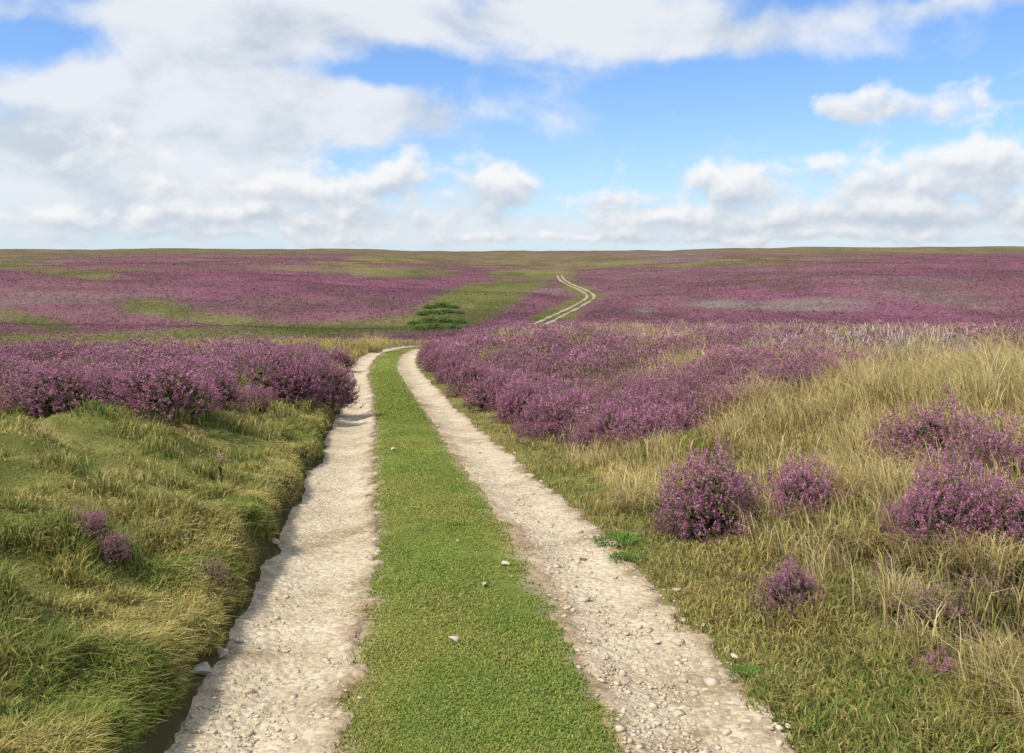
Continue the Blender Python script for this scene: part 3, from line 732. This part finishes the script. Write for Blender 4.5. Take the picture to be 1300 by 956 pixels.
sheet = [(200, 105, 250, 75, .95), (470, 150, 190, 40, .9), (60, 205, 190, 60, .8), (330, 40, 170, 40, .7), (640, 25, 260, 38, .85), (900, 52, 220, 30, .85),
         (1230, 5, 120, 14, .6), (20, 30, 60, 18, .5), (70, 62, 80, 26, -.75), (490, 92, 80, 18, -.6), (1120, 70, 80, 16, .3), (150, 250, 300, 50, .65), (250, 190, 200, 40, .5),
         (450, 290, 500, 24, .7), (1100, 294, 400, 22, .75)]
cum = [(110, 188, 85, 34, .62), (260, 236, 95, 28, .64), (420, 242, 90, 28, .76), (520, 226, 55, 36, .62), (640, 242, 62, 36, 1.0), (785, 250, 52, 24, .82), (930, 238, 74, 33, .95),
       (1085, 234, 60, 29, .78), (1230, 210, 88, 41, 1.03), (1150, 132, 72, 23, .80), (1062, 142, 22, 18, .45), (1270, 105, 60, 10, .3), (130, 278, 260, 20, .64), (420, 280, 170, 17, .62), (900, 282, 180, 15, .62), (1190, 270, 180, 18, .78), (690, 165, 22, 12, .45),
       (200, 304, 260, 9, .5), (700, 303, 260, 9, .55), (1120, 300, 260, 10, .6)]
M1, _ = blobs(sheet); M2, T2 = blobs(cum, True)
zz = ma('ADD', ma('MAXIMUM', z_, 0.0), .42)
pc = N('ShaderNodeCombineXYZ'); L_(ma('DIVIDE', x_, zz), pc.inputs[0]); L_(ma('DIVIDE', y_, zz), pc.inputs[1]); PP = pc.outputs[0]
n1 = noise(PP, 4.2, 7, .53, .2).outputs['Fac']
outside = ma('ADD', smooth(ma('ABSOLUTE', azn), .6, 1.0, 0, .45), smooth(eln, .33, .6, 0, .45))
D1 = ma('ADD', ma('ADD', M1, outside), ma('MULTIPLY', ma('SUBTRACT', n1, .5), 1.65))
a1 = ma('MULTIPLY', smooth(D1, .14, .94), .94)
VS = vma('MULTIPLY', V0, (1., 1.45, 1.))
n2 = noise(VS, 20, 7, .54, .2).outputs['Fac']; VS2 = vma('ADD', VS, (-.006, .018, 0)); n2u = noise(VS2, 20, 5, .54, .2).outputs['Fac']
D2 = ma('ADD', M2, ma('MULTIPLY', ma('SUBTRACT', n2, .5), 1.45))
a2 = ma('MULTIPLY', smooth(D2, .25, .86), .96)
lit = ma('ADD', ma('ADD', .58, ma('MULTIPLY', T2, .95)), ma('MULTIPLY', ma('SUBTRACT', n2, n2u), 1.15))
lit = smooth(lit, .0, 1.0)
c_sheet = mixcol(smooth(ma('SUBTRACT', n1, ma('MULTIPLY', D1, .11)), .18, .46), (.57, .635, .72), (.86, .885, .92))
c_cum = mixcol(lit, (.55, .62, .715), (.94, .945, .95))
sky = N('ShaderNodeTexSky', sky_type='NISHITA'); sky.sun_disc = False
SUN_EL = math.radians(53); SUN_AZ = math.radians(240)
sky.sun_elevation = SUN_EL; sky.sun_rotation = SUN_AZ; sky.air_density = 1.0; sky.dust_density = .3; sky.ozone_density = 2.0
def bg(col, st):
    b_ = N('ShaderNodeBackground'); inp(b_, 0, col); b_.inputs[1].default_value = st; return b_.outputs[0]
def mxs(f, a_, b_):
    n_ = N('ShaderNodeMixShader'); L_(f, n_.inputs[0]); L_(a_, n_.inputs[1]); L_(b_, n_.inputs[2]); return n_.outputs[0]
s0 = bg(vma('MULTIPLY', sky.outputs[0], (.84, 1.08, 1.42)), .13)
s1 = mxs(a1, s0, bg(c_sheet, 1.0))
hz = ma('MULTIPLY', ma('EXPONENT', ma('MULTIPLY', ma('MAXIMUM', eln, 0.), -15.)), .95)
s2 = mxs(hz, s1, bg((.68, .77, .865, 1), 1.0))
s3 = mxs(a2, s2, bg(c_cum, 1.0))
wo = N('ShaderNodeOutputWorld'); L_(s3, wo.inputs[0])

sun = bpy.data.lights.new('sun', 'SUN'); sun.energy = 4.6; sun.angle = math.radians(.5); sun.color = (1, .95, .86)
so = bpy.data.objects.new('sun', sun); C.objects.link(so)
from mathutils import Vector
sv = Vector((math.sin(SUN_AZ) * math.cos(SUN_EL), math.cos(SUN_AZ) * math.cos(SUN_EL), math.sin(SUN_EL)))
so.rotation_euler = sv.to_track_quat('Z', 'Y').to_euler(); so.location = (-20, -10, 40)

cam = bpy.data.cameras.new('camera'); co = bpy.data.objects.new('camera', cam); C.objects.link(co)
cam.sensor_width = 36; cam.lens = F / 1300 * 36; cam.clip_end = 10000; cam.clip_start = .05
cam.shift_y = -44.5 / 1300
co.location = (0, 0, CAMZ); co.rotation_euler = (math.radians(90) - PITCH, 0, 0)
scene.camera = co
scene.view_settings.view_transform = 'Standard'
try: scene.view_settings.look = 'None'
except Exception: pass
